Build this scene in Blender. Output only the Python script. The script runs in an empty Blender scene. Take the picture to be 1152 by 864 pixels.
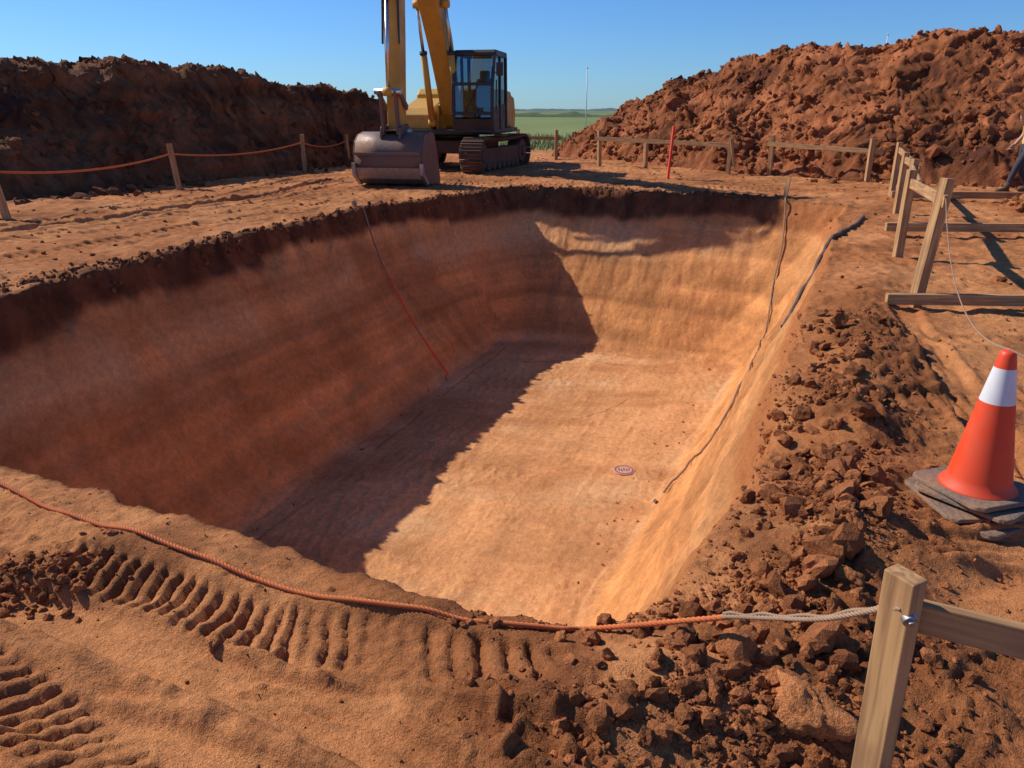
import bpy, bmesh, math, random
import numpy as np
from mathutils import Vector, Matrix, noise as mn
random.seed(7); rng=np.random.default_rng(7)
scene=bpy.context.scene
# ---------------------------------------------------------------- noise
def _h(ix,iy,s):
    n=(ix*374761393+iy*668265263+s*974634777)&0xffffffff
    n=((n^(n>>13))*1274126177)&0xffffffff
    n=n^(n>>16)
    n=(n*2246822519)&0xffffffff
    n=n^(n>>15)
    return (n&0xffffff)/16777215.0
def vn(x,y,s=0):
    fx=np.floor(x);fy=np.floor(y)
    ix=fx.astype(np.int64);iy=fy.astype(np.int64)
    u=x-fx;v=y-fy
    u=u*u*u*(u*(u*6-15)+10);v=v*v*v*(v*(v*6-15)+10)
    a=_h(ix,iy,s);b=_h(ix+1,iy,s);c=_h(ix,iy+1,s);d=_h(ix+1,iy+1,s)
    return ((a+(b-a)*u)*(1-v)+(c+(d-c)*u)*v)*2-1
def fbm(x,y,f,o,s=0,g=.5):
    r=0;a=1.;t=0
    for i in range(o):
        r=r+a*vn(x*f+13.7*i,y*f-7.1*i,s+i);t+=a
        a*=g;f*=2.03
        x,y=x*.8-y*.6,x*.6+y*.8
    return r/t*1.4
def ridg(x,y,f,o,s=0,g=.55):
    r=0;a=1.;t=0
    for i in range(o):
        r=r+a*(1-2*np.abs(vn(x*f+3.7*i,y*f-5.1*i,s+i)));t+=a
        a*=g;f*=2.07
        x,y=x*.8-y*.6,x*.6+y*.8
    return r/t
def clodh(x,y,cell,s,prob=1.,lo=.2,hi=.55):
    X=x/cell;Y=y/cell
    ix=np.floor(X).astype(np.int64);iy=np.floor(Y).astype(np.int64)
    h=np.zeros_like(X)
    for dx in(-1,0,1):
        for dy in(-1,0,1):
            jx=ix+dx;jy=iy+dy
            px=jx+_h(jx,jy,s);py=jy+_h(jx,jy,s+1)
            q=_h(jx,jy,s+2);r=lo+(hi-lo)*q*q
            ex=_h(jx,jy,s+3)<prob
            an=_h(jx,jy,s+4)*6.28;ca=np.cos(an);sa=np.sin(an)
            ux=X-px;uy=Y-py
            a=np.abs(ux*ca+uy*sa);b=np.abs(-ux*sa+uy*ca)*1.25
            dd=np.maximum(np.maximum(a,b),(a+b)*.74)
            e=np.clip((r-dd)/(r*.55),0,1)*r*(.62+.5*_h(jx,jy,s+5))*(1+.5*(ux*sa-uy*ca)/(r+1e-6))
            h=np.maximum(h,e*ex)
    return h*cell
def ss(a,b,x):
    t=np.clip((x-a)/(b-a),0,1);return t*t*(3-2*t)
def polyline(x,y,P):
    best=np.full(x.shape,1e9);S=np.zeros_like(x);C=np.zeros_like(x);acc=0
    for (x0,y0),(x1,y1) in zip(P[:-1],P[1:]):
        L=math.hypot(x1-x0,y1-y0);ux=(x1-x0)/L;uy=(y1-y0)/L
        t=np.clip((x-x0)*ux+(y-y0)*uy,0,L)
        d=np.hypot(x-x0-ux*t,y-y0-uy*t)
        m=d<best
        best=np.where(m,d,best);S=np.where(m,acc+t,S)
        C=np.where(m,(x-x0)*-uy+(y-y0)*ux,C);acc+=L
    return best,S,C,acc
def polysd(x,y,P):
    d=np.full(x.shape,1e9);ins=np.zeros(x.shape,bool)
    n=len(P)
    for i in range(n):
        x0,y0=P[i];x1,y1=P[(i+1)%n]
        ex=x1-x0;ey=y1-y0
        t=np.clip(((x-x0)*ex+(y-y0)*ey)/(ex*ex+ey*ey),0,1)
        d=np.minimum(d,np.hypot(x-x0-ex*t,y-y0-ey*t))
        if ey!=0:
            c=((y0>y)!=(y1>y))&(x<(ex)*(y-y0)/ey+x0)
            ins^=c
    return np.where(ins,-d,d)
# ---------------------------------------------------------------- terrain
D=2.6
RIM=[(-5.3,4.5),(-3.9,3.8),(-2.41,3.22),(-1.48,2.74),(-.665,2.36),(-.08,2.13),(.28,2.08),(.55,2.2),(1.05,2.95),(1.95,4.97),(3.0,7.3),(4.1,9.7),(5.2,12.2),(5.8,13.4),(4.75,14.45),(2.4,15.75),(.4,16.6),(-.1,16.5),(-2.4,13.2),(-3.6,9.8),(-4.6,6.6)]
FLO=[(-3.6,4.9),(-.3,3.9),(.15,4.3),(.55,5.5),(1.6,7.7),(3.75,12.15),(3.55,12.5),(.25,14.15),(-.2,13.95),(-2.88,6.86)]
BANDS=[([(-1.78,2.46),(-1.45,2.33),(-.82,2.07),(-.42,1.95)],.12,.066,.038,.35),
       ([(-.44,1.96),(-.1,1.86),(.18,1.76)],.12,.085,.028,.5),
       ([(-1.8,1.96),(-1.35,1.68),(-.85,1.36)],.115,.07,.019,-.5),
       ([(1.35,1.75),(1.9,1.95),(2.6,2.25)],.12,.07,.028,.5),
       ([(1.25,1.35),(1.9,1.55),(2.6,1.8)],.10,.06,.024,.5),
       ([(2.4,5.55),(3.1,5.35),(4.4,5.3)],.12,.13,.04,.2),
       ([(2.0,4.0),(3.2,4.2),(4.5,4.1)],.15,.10,.025,-.3),
       ([(-8.5,6.5),(-6.6,9.5),(-4.3,14.5),(-3.3,19.)],.28,.17,.06,.15),
       ([(-9.5,7.5),(-7.6,10.2),(-5.6,14.8),(-4.9,19.)],.28,.17,.06,.15),
       ([(-7.2,5.6),(-5.6,8.6),(-3.9,12.6),(-3.2,14.5)],.22,.15,.055,-.2),
       ([(5.0,5.),(5.6,8.),(7.2,12.),(8,15)],.25,.13,.03,.2),
       ([(4.3,7.2),(6.4,6.8),(8.,6.5)],.2,.12,.03,.2),
       ([(-3,18.2),(0,17.8),(3.5,17.),(7,16)],.25,.13,.03,.1)]
RUTS=[([(-2.3,2.35),(-1.5,2.12),(-.85,1.82),(-.35,1.55),(.05,1.2)],.105,.034),
      ([(-1.5,1.74),(-.95,1.60),(-.5,1.36),(-.2,1.1)],.085,.028),
      ([(-.9,1.83),(-.3,1.68),(.2,1.5),(.6,1.25)],.06,.02),
      ([(1.5,2.5),(2.1,2.55),(3.0,2.9)],.11,.03),
      ([(2.3,3.0),(2.7,4.2),(3.3,6.2)],.13,.035),
      ([(-9,8.6),(-6.9,10.6),(-5.0,14.8),(-4.2,19)],.16,.05)]
def terrain(x,y):
    x=np.asarray(x,float);y=np.asarray(y,float)
    n=x.shape
    z=np.zeros(n);t=np.zeros(n);sd=np.full(n,50.)
    near=(np.abs(x)<14)&(y>-3)&(y<34)
    z+=.05*fbm(x,y,.12,2,90)
    xn=x[near];yn=y[near]
    zn=z[near]
    zn*=ss(2,9,np.hypot(xn,yn))
    nf=ss(9,5,yn)
    rx=xn+.08*fbm(xn,yn,1.1,3,1)+.035*fbm(xn,yn,6,3,2)*(.6+.4*nf)
    ry=yn+.08*fbm(xn,yn,1.1,3,5)+.035*fbm(xn,yn,6,3,7)*(.6+.4*nf)
    s=polysd(rx,ry,RIM)
    p=xn*.925-yn*.38
    right=ss(-1.2,-.35,p)
    out=.022*fbm(xn,yn,1.0,3,11)+.014*fbm(xn,yn,4.5,3,12)
    m=yn<9
    fine=np.zeros_like(xn)
    patch=.35+.65*ss(-.3,.4,fbm(xn[m],yn[m],1.6,3,19))
    fine[m]=patch*(.008*fbm(xn[m],yn[m],17,3,13)+.0065*ridg(xn[m],yn[m],30,3,17))
    out+=fine
    a=xn*.92-yn*.39;b=xn*.39+yn*.92
    wr=ss(2.0,1.65,b)*ss(.6,-.3,xn)
    out+=wr*(.04*fbm(a*.22,b,5.5,3,21)+.012*ridg(a*.18,b,16,2,25))
    wr2=ss(1.3,1.7,xn)*ss(4.2,3.4,yn)
    out+=wr2*(.03*fbm(xn*.3+yn*.2,yn-.3*xn,5,3,27))
    rutm=np.zeros_like(xn)
    for P,hw,dp in RUTS:
        xs=[q[0] for q in P];ys=[q[1] for q in P]
        m=(xn>min(xs)-.5)&(xn<max(xs)+.5)&(yn>min(ys)-.5)&(yn<max(ys)+.5)
        if not m.any():continue
        bx=xn[m]+.03*fbm(xn[m],yn[m],1.5,2,180);by=yn[m]+.03*fbm(xn[m],yn[m],1.5,2,183)
        d,S,C,L=polyline(bx,by,P)
        e=ss(0,.12,S)*ss(0,.12,L-S)
        w=ss(hw,hw*.6,d)*e
        stri=fbm(S*.12,C,3.2/hw,2,187)
        out[m]=out[m]*(1-.75*w)+w*(-dp+.011*stri)+e*.55*dp*np.exp(-((d-hw*1.12)/(hw*.22))**2)*(1+.5*fbm(xn[m],yn[m],9,2,189))
        rutm[m]=np.maximum(rutm[m],w)
    berm=right*np.exp(-((s-.42)/.34)**2)*.10*(1-.6*ss(5,9,yn))*(1+.5*fbm(xn,yn,1.8,2,31))
    out+=berm
    out+=(1-right)*.03*np.exp(-((s-.12)/.16)**2)*ss(1.8,2.2,yn)*(1+fbm(xn,yn,3,2,33))
    cw=right*np.exp(-((s-.48)/.33)**2)*ss(7.5,4.5,yn)
    cw=np.maximum(cw,ss(-.1,.25,xn)*ss(1.5,1.2,xn)*ss(2.1,1.98,yn))
    cw=np.maximum(cw,.9*np.exp(-(((xn+1.78)/.16)**2+((yn-2.3)/.13)**2)))
    cw=np.clip(cw*(1.0+1.2*fbm(xn,yn,2.4,3,41)),0,1)
    far=ss(4,8,yn)
    lip=np.exp(-((s-.02)/.13)**2)*far*.6
    cwa=np.maximum(cw,lip)
    m=(cwa>.02)
    c=np.zeros_like(xn)
    if m.any():
        xm=xn[m]+.016*fbm(xn[m],yn[m],22,2,57);ym=yn[m]+.016*fbm(xn[m],yn[m],22,2,58)
        c[m]=.75*clodh(xm,ym,.075,50,.5)+.6*clodh(xm,ym,.15,55,.3)+.018*(ridg(xm,ym,11,4,62)+.3)+.008*fbm(xm,ym,40,2,64)
    out+=c*cwa
    m=(s>-.3)&(yn<9)&(yn>.8)
    c2=np.zeros_like(xn)
    c2[m]=clodh(xn[m],yn[m],.045,70,.28,.1,.38)*.8
    out+=c2*(s>0)*(1-rutm*.8)
    m=(yn>=6)
    c3=np.zeros_like(xn);c3[m]=clodh(xn[m],yn[m],.28,74,.3,.08,.32)*.4+.018*ridg(xn[m],yn[m],3.5,3,77)+.012*fbm(xn[m],yn[m],9,2,79)
    out+=c3
    tw=np.zeros_like(xn)
    for P,hw,sp,dp,sl in BANDS:
        xs=[q[0] for q in P];ys=[q[1] for q in P]
        m=(xn>min(xs)-.5)&(xn<max(xs)+.5)&(yn>min(ys)-.5)&(yn<max(ys)+.5)
        if not m.any():continue
        bx=xn[m]+.009*fbm(xn[m],yn[m],4,2,80);by=yn[m]+.009*fbm(xn[m],yn[m],4,2,83)
        d,S,C,L=polyline(bx,by,P)
        w=ss(hw,hw*.8,d)*ss(0,.1,S)*ss(0,.1,L-S)
        w*=np.clip(.85+.7*fbm(xn[m],yn[m],2.0,2,86),.12,1)
        ph=(S+sl*C+.010*fbm(xn[m],yn[m],9,2,88))/sp
        fr=ph-np.floor(ph)
        lug=.65+.6*_h(np.floor(ph).astype(np.int64),np.zeros(ph.shape,np.int64),89)
        bar=ss(.0,.09,fr)*ss(.55,.36,fr)*lug
        out[m]=out[m]*(1-.45*w)+w*(-dp*bar+.004*ridg(xn[m],yn[m],26,2,191))+.35*dp*np.exp(-((d-hw*1.12)/(hw*.2))**2)*ss(0,.1,S)*ss(0,.1,L-S)
        tw[m]=np.maximum(tw[m],w*bar*min(1,dp/.035))
    ins=s<0
    fl=polysd(xn+.05*fbm(xn,yn,1.5,2,5),yn+.05*fbm(xn,yn,1.5,2,6),FLO)
    fl=np.maximum(fl,0)
    tt=np.where(ins,(-s)/(-s+fl+1e-6),0)
    al=xn*.37+yn*.93; bl=xn*.93-yn*.37
    farw=ss(12.6,13.6,al)*ss(5.6,4.6,bl)*1.0
    side=np.where(al>13.2,bl,al)
    rough=fbm(side,tt*1.2,2.2,3,101)
    scr=fbm(side,tt*.5,9,2,102)
    mid=ss(0,.2,tt)*ss(1,.8,tt)
    t2=np.clip(tt+(.018*rough+.006*scr*(1-.5*right))*mid*(1-.5*farw),0,1)
    ex=1.42-.12*right-.15*farw
    prof=1-(1-t2)**ex
    zin=-D*prof
    zin+=(.032*fbm(side*.30,zin*5,1,2,105)+.034*fbm(xn,yn,4,4,108)+.014*fbm(xn,yn,13,2,109))*mid*(1-.5*farw)
    flr=ss(.93,1,tt)
    zin+=flr*(.014*fbm(xn,yn,.9,2,110)+.007*fbm(al*.3,bl,6,3,111)+.004*ridg(al*.15,bl,9,2,114)+.004*fbm(al,bl*.3,9,2,115))+.003*fbm(xn,yn,12,2,112)
    toe=np.exp(-((tt-.97)/.04)**2)*ss(-.1,.5,fbm(xn,yn,1.2,2,116));zin+=toe*.025*(1+ridg(xn,yn,7,3,117))
    lipin=ss(.30,.0,tt)*(1-right*.7)*ss(4,7,yn)
    zin+=lipin*(.08*fbm(xn,yn,6,3,120)+.07*ridg(xn,yn,4,3,123))*(1-.6*farw)
    zz=np.where(ins,zin+out*ss(.12,0,tt),out)
    k=ss(32,28,yn)*ss(14,11,np.abs(xn))
    zn=zn*(~ins)+zz*np.where(ins,1,k)
    z[near]=zn
    t[near]=tt;sd[near]=s
    I=dict(t=t,sd=sd,near=near,right=right,cw=cwa,cw0=cw,tw=tw,tn=tt,sn=s,zn=zn,al=al,bl=bl,xn=xn,yn=yn,side=side,c=c,farw=farw,rut=rutm)
    return z,I
def Hh(x,y):
    return float(terrain(np.array([x]),np.array([y]))[0][0])
def axis(K):
    out=[K[0][0]];
    p=K[0][0];ks=[k[0] for k in K];sp=[k[1] for k in K]
    while p<K[-1][0]:
        p+=float(np.interp(p,ks,sp));out.append(p)
    return np.array(out)
def grid_mesh(name,X,Y,Z,col,mat,mask=None):
    ny,nx=X.shape
    me=bpy.data.meshes.new(name)
    idx=np.arange(nx*ny).reshape(ny,nx)
    q=np.stack([idx[:-1,:-1],idx[:-1,1:],idx[1:,1:],idx[1:,:-1]],-1).reshape(-1,4)
    if mask is not None: q=q[mask.reshape(-1)]
    co=np.stack([X,Y,Z],-1).reshape(-1,3).astype(np.float32)
    me.vertices.add(len(co));me.vertices.foreach_set("co",co.ravel())
    me.loops.add(q.size);me.loops.foreach_set("vertex_index",q.ravel().astype(np.int32))
    me.polygons.add(len(q));me.polygons.foreach_set("loop_start",(np.arange(len(q))*4).astype(np.int32))
    me.polygons.foreach_set("loop_total",np.full(len(q),4,np.int32))
    me.polygons.foreach_set("use_smooth",np.ones(len(q),bool))
    me.update(calc_edges=True)
    a=me.color_attributes.new("Col",'FLOAT_COLOR','POINT')
    c4=np.ones((len(co),4),np.float32);c4[:,:3]=col.reshape(-1,3)
    a.data.foreach_set("color",c4.ravel())
    me.materials.append(mat)
    ob=bpy.data.objects.new(name,me);scene.collection.objects.link(ob)
    return ob
# ---------------------------------------------------------------- materials
def newmat(name):
    m=bpy.data.materials.new(name);m.use_nodes=True
    nt=m.node_tree;b=nt.nodes["Principled BSDF"];return m,nt,b
def N(nt,t,**k):
    n=nt.nodes.new(t)
    for a,v in k.items():
        setattr(n,a,v)
    return n
def ramp(nt,src,a,b,lo,hi):
    r=N(nt,'ShaderNodeMapRange');r.inputs['From Min'].default_value=a;r.inputs['From Max'].default_value=b
    r.inputs['To Min'].default_value=lo;r.inputs['To Max'].default_value=hi
    nt.links.new(src,r.inputs['Value']);return r.outputs[0]
def soil(name,bump=1.0,big=.03,bs=28):
    m,nt,b=newmat(name);L=nt.links.new
    geo=N(nt,'ShaderNodeNewGeometry')
    at=N(nt,'ShaderNodeAttribute',attribute_name='Col')
    def noise(sc,det,ro=.6):
        n=N(nt,'ShaderNodeTexNoise');n.inputs['Scale'].default_value=sc;n.inputs['Detail'].default_value=det;n.inputs['Roughness'].default_value=ro
        L(geo.outputs['Position'],n.inputs['Vector']);return n.outputs['Fac']
    n2=noise(14,5,.75);n3=noise(150,2,.7)
    m2=N(nt,'ShaderNodeMath',operation='MULTIPLY');L(ramp(nt,n2,.3,.7,.78,1.22),m2.inputs[0]);L(ramp(nt,n3,.3,.7,.78,1.22),m2.inputs[1])
    mx=N(nt,'ShaderNodeVectorMath',operation='SCALE');L(at.outputs['Color'],mx.inputs[0]);L(m2.outputs[0],mx.inputs['Scale'])
    L(mx.outputs[0],b.inputs['Base Color'])
    b.inputs['Roughness'].default_value=.95;b.inputs['Specular IOR Level'].default_value=.12
    b1=N(nt,'ShaderNodeBump');b1.inputs['Strength'].default_value=.75*bump;b1.inputs['Distance'].default_value=big;L(noise(bs,5,.78),b1.inputs['Height'])
    b2=N(nt,'ShaderNodeBump');b2.inputs['Strength'].default_value=.7*bump;b2.inputs['Distance'].default_value=.007;L(noise(160,2,.75),b2.inputs['Height'])
    L(b1.outputs[0],b2.inputs['Normal']);L(b2.outputs[0],b.inputs['Normal'])
    return m
def paint(name,col,rough=.45,dust=(.30,.15,.08),amt=.5,metal=0,sc=3.,bump=.0):
    m,nt,b=newmat(name);L=nt.links.new
    tc=N(nt,'ShaderNodeNewGeometry')
    n=N(nt,'ShaderNodeTexNoise');n.inputs['Scale'].default_value=sc;n.inputs['Detail'].default_value=8;n.inputs['Roughness'].default_value=.7
    L(tc.outputs['Position'],n.inputs['Vector'])
    mx=N(nt,'ShaderNodeMix',data_type='RGBA');mx.inputs['A'].default_value=(*col,1);mx.inputs['B'].default_value=(*dust,1)
    L(ramp(nt,n.outputs['Fac'],.42,.72,0.04,amt),mx.inputs['Factor']);L(mx.outputs['Result'],b.inputs['Base Color'])
    L(ramp(nt,n.outputs['Fac'],.3,.7,rough,min(1,rough+.4)),b.inputs['Roughness'])
    b.inputs['Metallic'].default_value=metal
    if bump:
        bp=N(nt,'ShaderNodeBump');bp.inputs['Strength'].default_value=bump;bp.inputs['Distance'].default_value=.01
        n2=N(nt,'ShaderNodeTexNoise');n2.inputs['Scale'].default_value=sc*8;n2.inputs['Detail'].default_value=5;L(tc.outputs['Position'],n2.inputs['Vector'])
        L(n2.outputs['Fac'],bp.inputs['Height']);L(bp.outputs[0],b.inputs['Normal'])
    return m
def woodmat(name,c1=(.54,.30,.12),c2=(.28,.14,.055)):
    m,nt,b=newmat(name);L=nt.links.new
    tc=N(nt,'ShaderNodeTexCoord');mp=N(nt,'ShaderNodeMapping');mp.inputs['Scale'].default_value=(28,28,1.6)
    L(tc.outputs['Object'],mp.inputs['Vector'])
    n=N(nt,'ShaderNodeTexNoise');n.inputs['Scale'].default_value=1.6;n.inputs['Detail'].default_value=7;n.inputs['Distortion'].default_value=.6;L(mp.outputs[0],n.inputs['Vector'])
    n2=N(nt,'ShaderNodeTexNoise');n2.inputs['Scale'].default_value=5;n2.inputs['Detail'].default_value=5;L(tc.outputs['Object'],n2.inputs['Vector'])
    mx=N(nt,'ShaderNodeMix',data_type='RGBA');mx.inputs['A'].default_value=(*c2,1);mx.inputs['B'].default_value=(*c1,1)
    L(ramp(nt,n.outputs['Fac'],.35,.6,0,1),mx.inputs['Factor'])
    mx2=N(nt,'ShaderNodeMix',data_type='RGBA');L(mx.outputs['Result'],mx2.inputs['A']);mx2.inputs['B'].default_value=(.28,.13,.06,1)
    L(ramp(nt,n2.outputs['Fac'],.5,.75,0,.7),mx2.inputs['Factor'])
    L(mx2.outputs['Result'],b.inputs['Base Color']);b.inputs['Roughness'].default_value=.8
    bp=N(nt,'ShaderNodeBump');bp.inputs['Strength'].default_value=.45;bp.inputs['Distance'].default_value=.003;L(n.outputs['Fac'],bp.inputs['Height']);L(bp.outputs[0],b.inputs['Normal'])
    return m
M_soil=soil('soil');M_mound=soil('mound_soil',1.0,.10,7)
M_wood=woodmat('timber')
M_yel=paint('yellow_paint',(.60,.32,.03),.4,(.30,.16,.08),.65,sc=2.2)
M_black=paint('dark_paint',(.018,.022,.024),.35,(.2,.11,.06),.25)
M_track=paint('track_steel',(.10,.06,.04),.6,(.26,.13,.07),.95,metal=.2,sc=3,bump=.4)
M_bucket=paint('bucket_steel',(.15,.10,.08),.42,(.26,.13,.07),.95,metal=.4,sc=2.2,bump=.4)
M_edge=paint('worn_steel',(.42,.38,.35),.35,(.26,.13,.07),.6,metal=.7,sc=5)
M_rod=paint('chrome_rod',(.6,.6,.6),.15,(.4,.3,.2),.2,metal=1)
M_orope=paint('orange_rope',(.62,.15,.035),.8,(.34,.13,.05),.6,sc=14)
M_trope=paint('tan_rope',(.36,.23,.14),.85,(.25,.13,.07),.6,sc=14)
M_hose=paint('hose_rubber',(.05,.045,.042),.6,(.3,.16,.09),.6,sc=6)
M_orange=paint('cone_orange',(.82,.060,.010),.4,(.35,.14,.07),.30,sc=7)
M_white=paint('reflective_white',(.75,.75,.75),.35,(.4,.25,.16),.3,sc=9)
M_rub=paint('base_rubber',(.16,.115,.085),.75,(.36,.18,.09),1.0,sc=6,bump=.7)
M_fluo=paint('fluorescent_orange',(.85,.06,.02),.5,(.4,.15,.08),.1)
M_bolt=paint('zinc_bolt',(.45,.44,.43),.3,(.3,.16,.1),.4,metal=.9,sc=30)
M_glass,nt,b=newmat('cab_glass')
nt.nodes.remove(b);tr=N(nt,'ShaderNodeBsdfTransparent');tr.inputs[0].default_value=(.38,.45,.47,1);gl=N(nt,'ShaderNodeBsdfGlossy');gl.inputs['Roughness'].default_value=.03;gl.inputs[0].default_value=(.8,.85,.9,1)
ms=N(nt,'ShaderNodeMixShader');ms.inputs[0].default_value=.16
nt.links.new(tr.outputs[0],ms.inputs[1]);nt.links.new(gl.outputs[0],ms.inputs[2]);nt.links.new(ms.outputs[0],nt.nodes['Material Output'].inputs[0])
# ---------------------------------------------------------------- ground
xa=axis([(0,.0115),(2.4,.0115),(3.2,.018),(6,.036),(12,.06),(15,.3),(40,2),(3500,300)])
xa=np.concatenate([-xa[:0:-1],xa])
ya=axis([(-80,15),(-5,1),(.7,.04),(1.1,.010),(3.0,.012),(5,.022),(12,.036),(17.2,.036),(20,.08),(32,.16),(60,3),(3500,250)])
X,Y=np.meshgrid(xa,ya)
Z,I=terrain(X.ravel(),Y.ravel())
Z=Z.reshape(X.shape)
xf=X.ravel();yf=Y.ravel()
c_dry=np.array([.58,.238,.088]);c_gr=np.array([.45,.164,.056]);c_dk=np.array([.19,.064,.024]);c_lip=np.array([.15,.055,.024])
c_pale=np.array([.68,.39,.18]);c_wall=np.array([.63,.265,.093]);c_floor=np.array([.71,.325,.132]);c_grass=np.array([.17,.20,.07])
def mix(a,b,w): return a+(b-a)*w[:,None]
col=np.tile(c_gr,(len(xf),1))
r=np.hypot(xf,yf)
gw=ss(31,35,yf+2*fbm(xf,yf,.2,2,200)); gw=np.maximum(gw,ss(60,80,r))
n=fbm(xf,yf*.3,.05,3,201)
grass=np.tile(c_grass,(len(xf),1))*(1+.4*n[:,None])
grass=mix(grass,np.tile(np.array([.15,.19,.16]),(len(xf),1)),ss(150,900,r)*.6)  # distance haze painted into the field colour, bluish-green further out
nr=I['near'];xn=I['xn'];yn=I['yn'];tn=I['tn'];sn=I['sn'];zn=I['zn']
T=lambda c:np.tile(np.asarray(c,float),(len(xn),1))
cn=T(c_gr)
dry=np.clip(.42+1.1*fbm(xn,yn,1.3,5,210)+.35*I['rut'],0,1)
cn=mix(cn,T(c_dry),dry*(1-I['cw']))
cn=mix(cn,T(c_dk),np.clip(1.1*fbm(xn,yn,2.1,5,218)-.24,0,.5)*(1-.7*I['rut']))
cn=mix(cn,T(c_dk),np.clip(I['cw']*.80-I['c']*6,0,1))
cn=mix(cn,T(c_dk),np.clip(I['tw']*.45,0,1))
cn=mix(cn,T(c_dk),np.clip(.75*fbm(xn,yn,.9,4,214)-.05,0,.65)*ss(9,16,yn))
zw=zn+.07*fbm(I['side'],zn,2.5,3,220)
bd=.40+.16*fbm(I['side'],xn*0,.7,4,222)
wall=T(c_wall)
wall=wall*(1+.22*fbm(I['side']*.22,zn*5,1.,4,225)[:,None]+.13*fbm(I['side']*4,zn*.8,1.,3,226)[:,None]+.16*fbm(xn,yn,2,5,227)[:,None])
lay=fbm(I['side']*.12,zn*8+.4*fbm(xn,yn,.5,2,228),1.,3,229)
wall=wall*(1+.22*np.clip(-lay,-1,1)[:,None])
palew=np.exp(-((zw+.85)/.28)**2)*np.clip(.55+1.1*fbm(xn,yn,.9,4,230),0,1)*(1-.55*I['right'])
wall=mix(wall,T(c_pale),palew*.75)
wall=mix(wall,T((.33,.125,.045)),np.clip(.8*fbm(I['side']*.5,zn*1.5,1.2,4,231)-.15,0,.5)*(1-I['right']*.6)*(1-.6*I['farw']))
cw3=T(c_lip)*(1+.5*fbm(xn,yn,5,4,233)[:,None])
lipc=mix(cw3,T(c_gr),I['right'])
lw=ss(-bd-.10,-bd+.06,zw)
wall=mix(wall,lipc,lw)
blot=fbm(xn,yn,.8,4,240);stre=fbm(I['al']*.22,I['bl'],3.5,3,241);tra=fbm(I['al'],I['bl']*.2,2.6,3,242)
floor=T(c_floor)*(1+.14*blot+.12*stre+.12*tra)[:,None]
floor=mix(floor,T((.72,.42,.21)),np.clip(.9*fbm(xn*.6,yn,1.4,4,243)-.25,0,.5))
floor=mix(floor,T((.44,.165,.058)),np.clip(1.2*fbm(xn*.5,yn*1.2,1.0,5,246)-.22,0,.6))
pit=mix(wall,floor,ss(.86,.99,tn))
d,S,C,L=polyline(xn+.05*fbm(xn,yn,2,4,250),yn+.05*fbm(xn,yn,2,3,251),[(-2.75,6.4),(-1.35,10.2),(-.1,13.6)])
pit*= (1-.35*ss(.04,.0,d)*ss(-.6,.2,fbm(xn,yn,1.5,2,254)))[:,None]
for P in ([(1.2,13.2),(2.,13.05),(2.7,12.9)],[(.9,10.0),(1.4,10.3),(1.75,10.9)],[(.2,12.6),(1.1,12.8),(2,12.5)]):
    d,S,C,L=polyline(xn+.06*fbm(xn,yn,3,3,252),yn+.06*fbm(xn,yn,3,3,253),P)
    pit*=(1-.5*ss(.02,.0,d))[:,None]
inw=ss(.05,-.03,sn)
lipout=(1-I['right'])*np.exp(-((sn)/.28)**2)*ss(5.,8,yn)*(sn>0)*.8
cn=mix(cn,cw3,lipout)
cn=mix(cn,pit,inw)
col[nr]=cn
col=mix(col,grass,gw)
ground=grid_mesh("ground",X,Y,Z,np.clip(col,.01,.9),M_soil)
# ---------------------------------------------------------------- clod meshes
def ico(sub):
    bm=bmesh.new();bmesh.ops.create_icosphere(bm,subdivisions=sub,radius=1)
    v=np.array([p.co[:] for p in bm.verts]);f=np.array([[q.index for q in p.verts] for p in bm.faces]);bm.free();return v,f
def variants(sub,k,seed,npl=9):
    v,f=ico(sub);out=[];R=random.Random(seed)
    for i in range(k):
        o=Vector((seed+i*7.3,i*3.1,seed*.7));pl=[]
        for _ in range(npl):
            pl.append((Vector((R.gauss(0,1),R.gauss(0,1),R.gauss(0,1))).normalized(),R.uniform(.42,.85)))
        w=[]
        for p in v:
            q=Vector(p);s=1.0
            for nrm,dd in pl:
                c=q.dot(nrm)
                if c>1e-3: s=min(s,dd/c)
            s*=1+.30*mn.noise(q*1.6+o)+.20*mn.noise(q*4+o)+.12*mn.noise(q*9+o)+.06*mn.noise(q*19+o)
            w.append(p*s*1.2)
        out.append(np.array(w))
    return out,f
V1=variants(1,14,3,7);V2=variants(2,20,11);V3=variants(4,8,23,12)
def rot3(a,b_,c):
    ca,sa,cb,sb,cc,sc=math.cos(a),math.sin(a),math.cos(b_),math.sin(b_),math.cos(c),math.sin(c)
    return np.array([[ca,-sa,0],[sa,ca,0],[0,0,1]])@np.array([[cb,0,sb],[0,1,0],[-sb,0,cb]])@np.array([[1,0,0],[0,cc,-sc],[0,sc,cc]])
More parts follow.
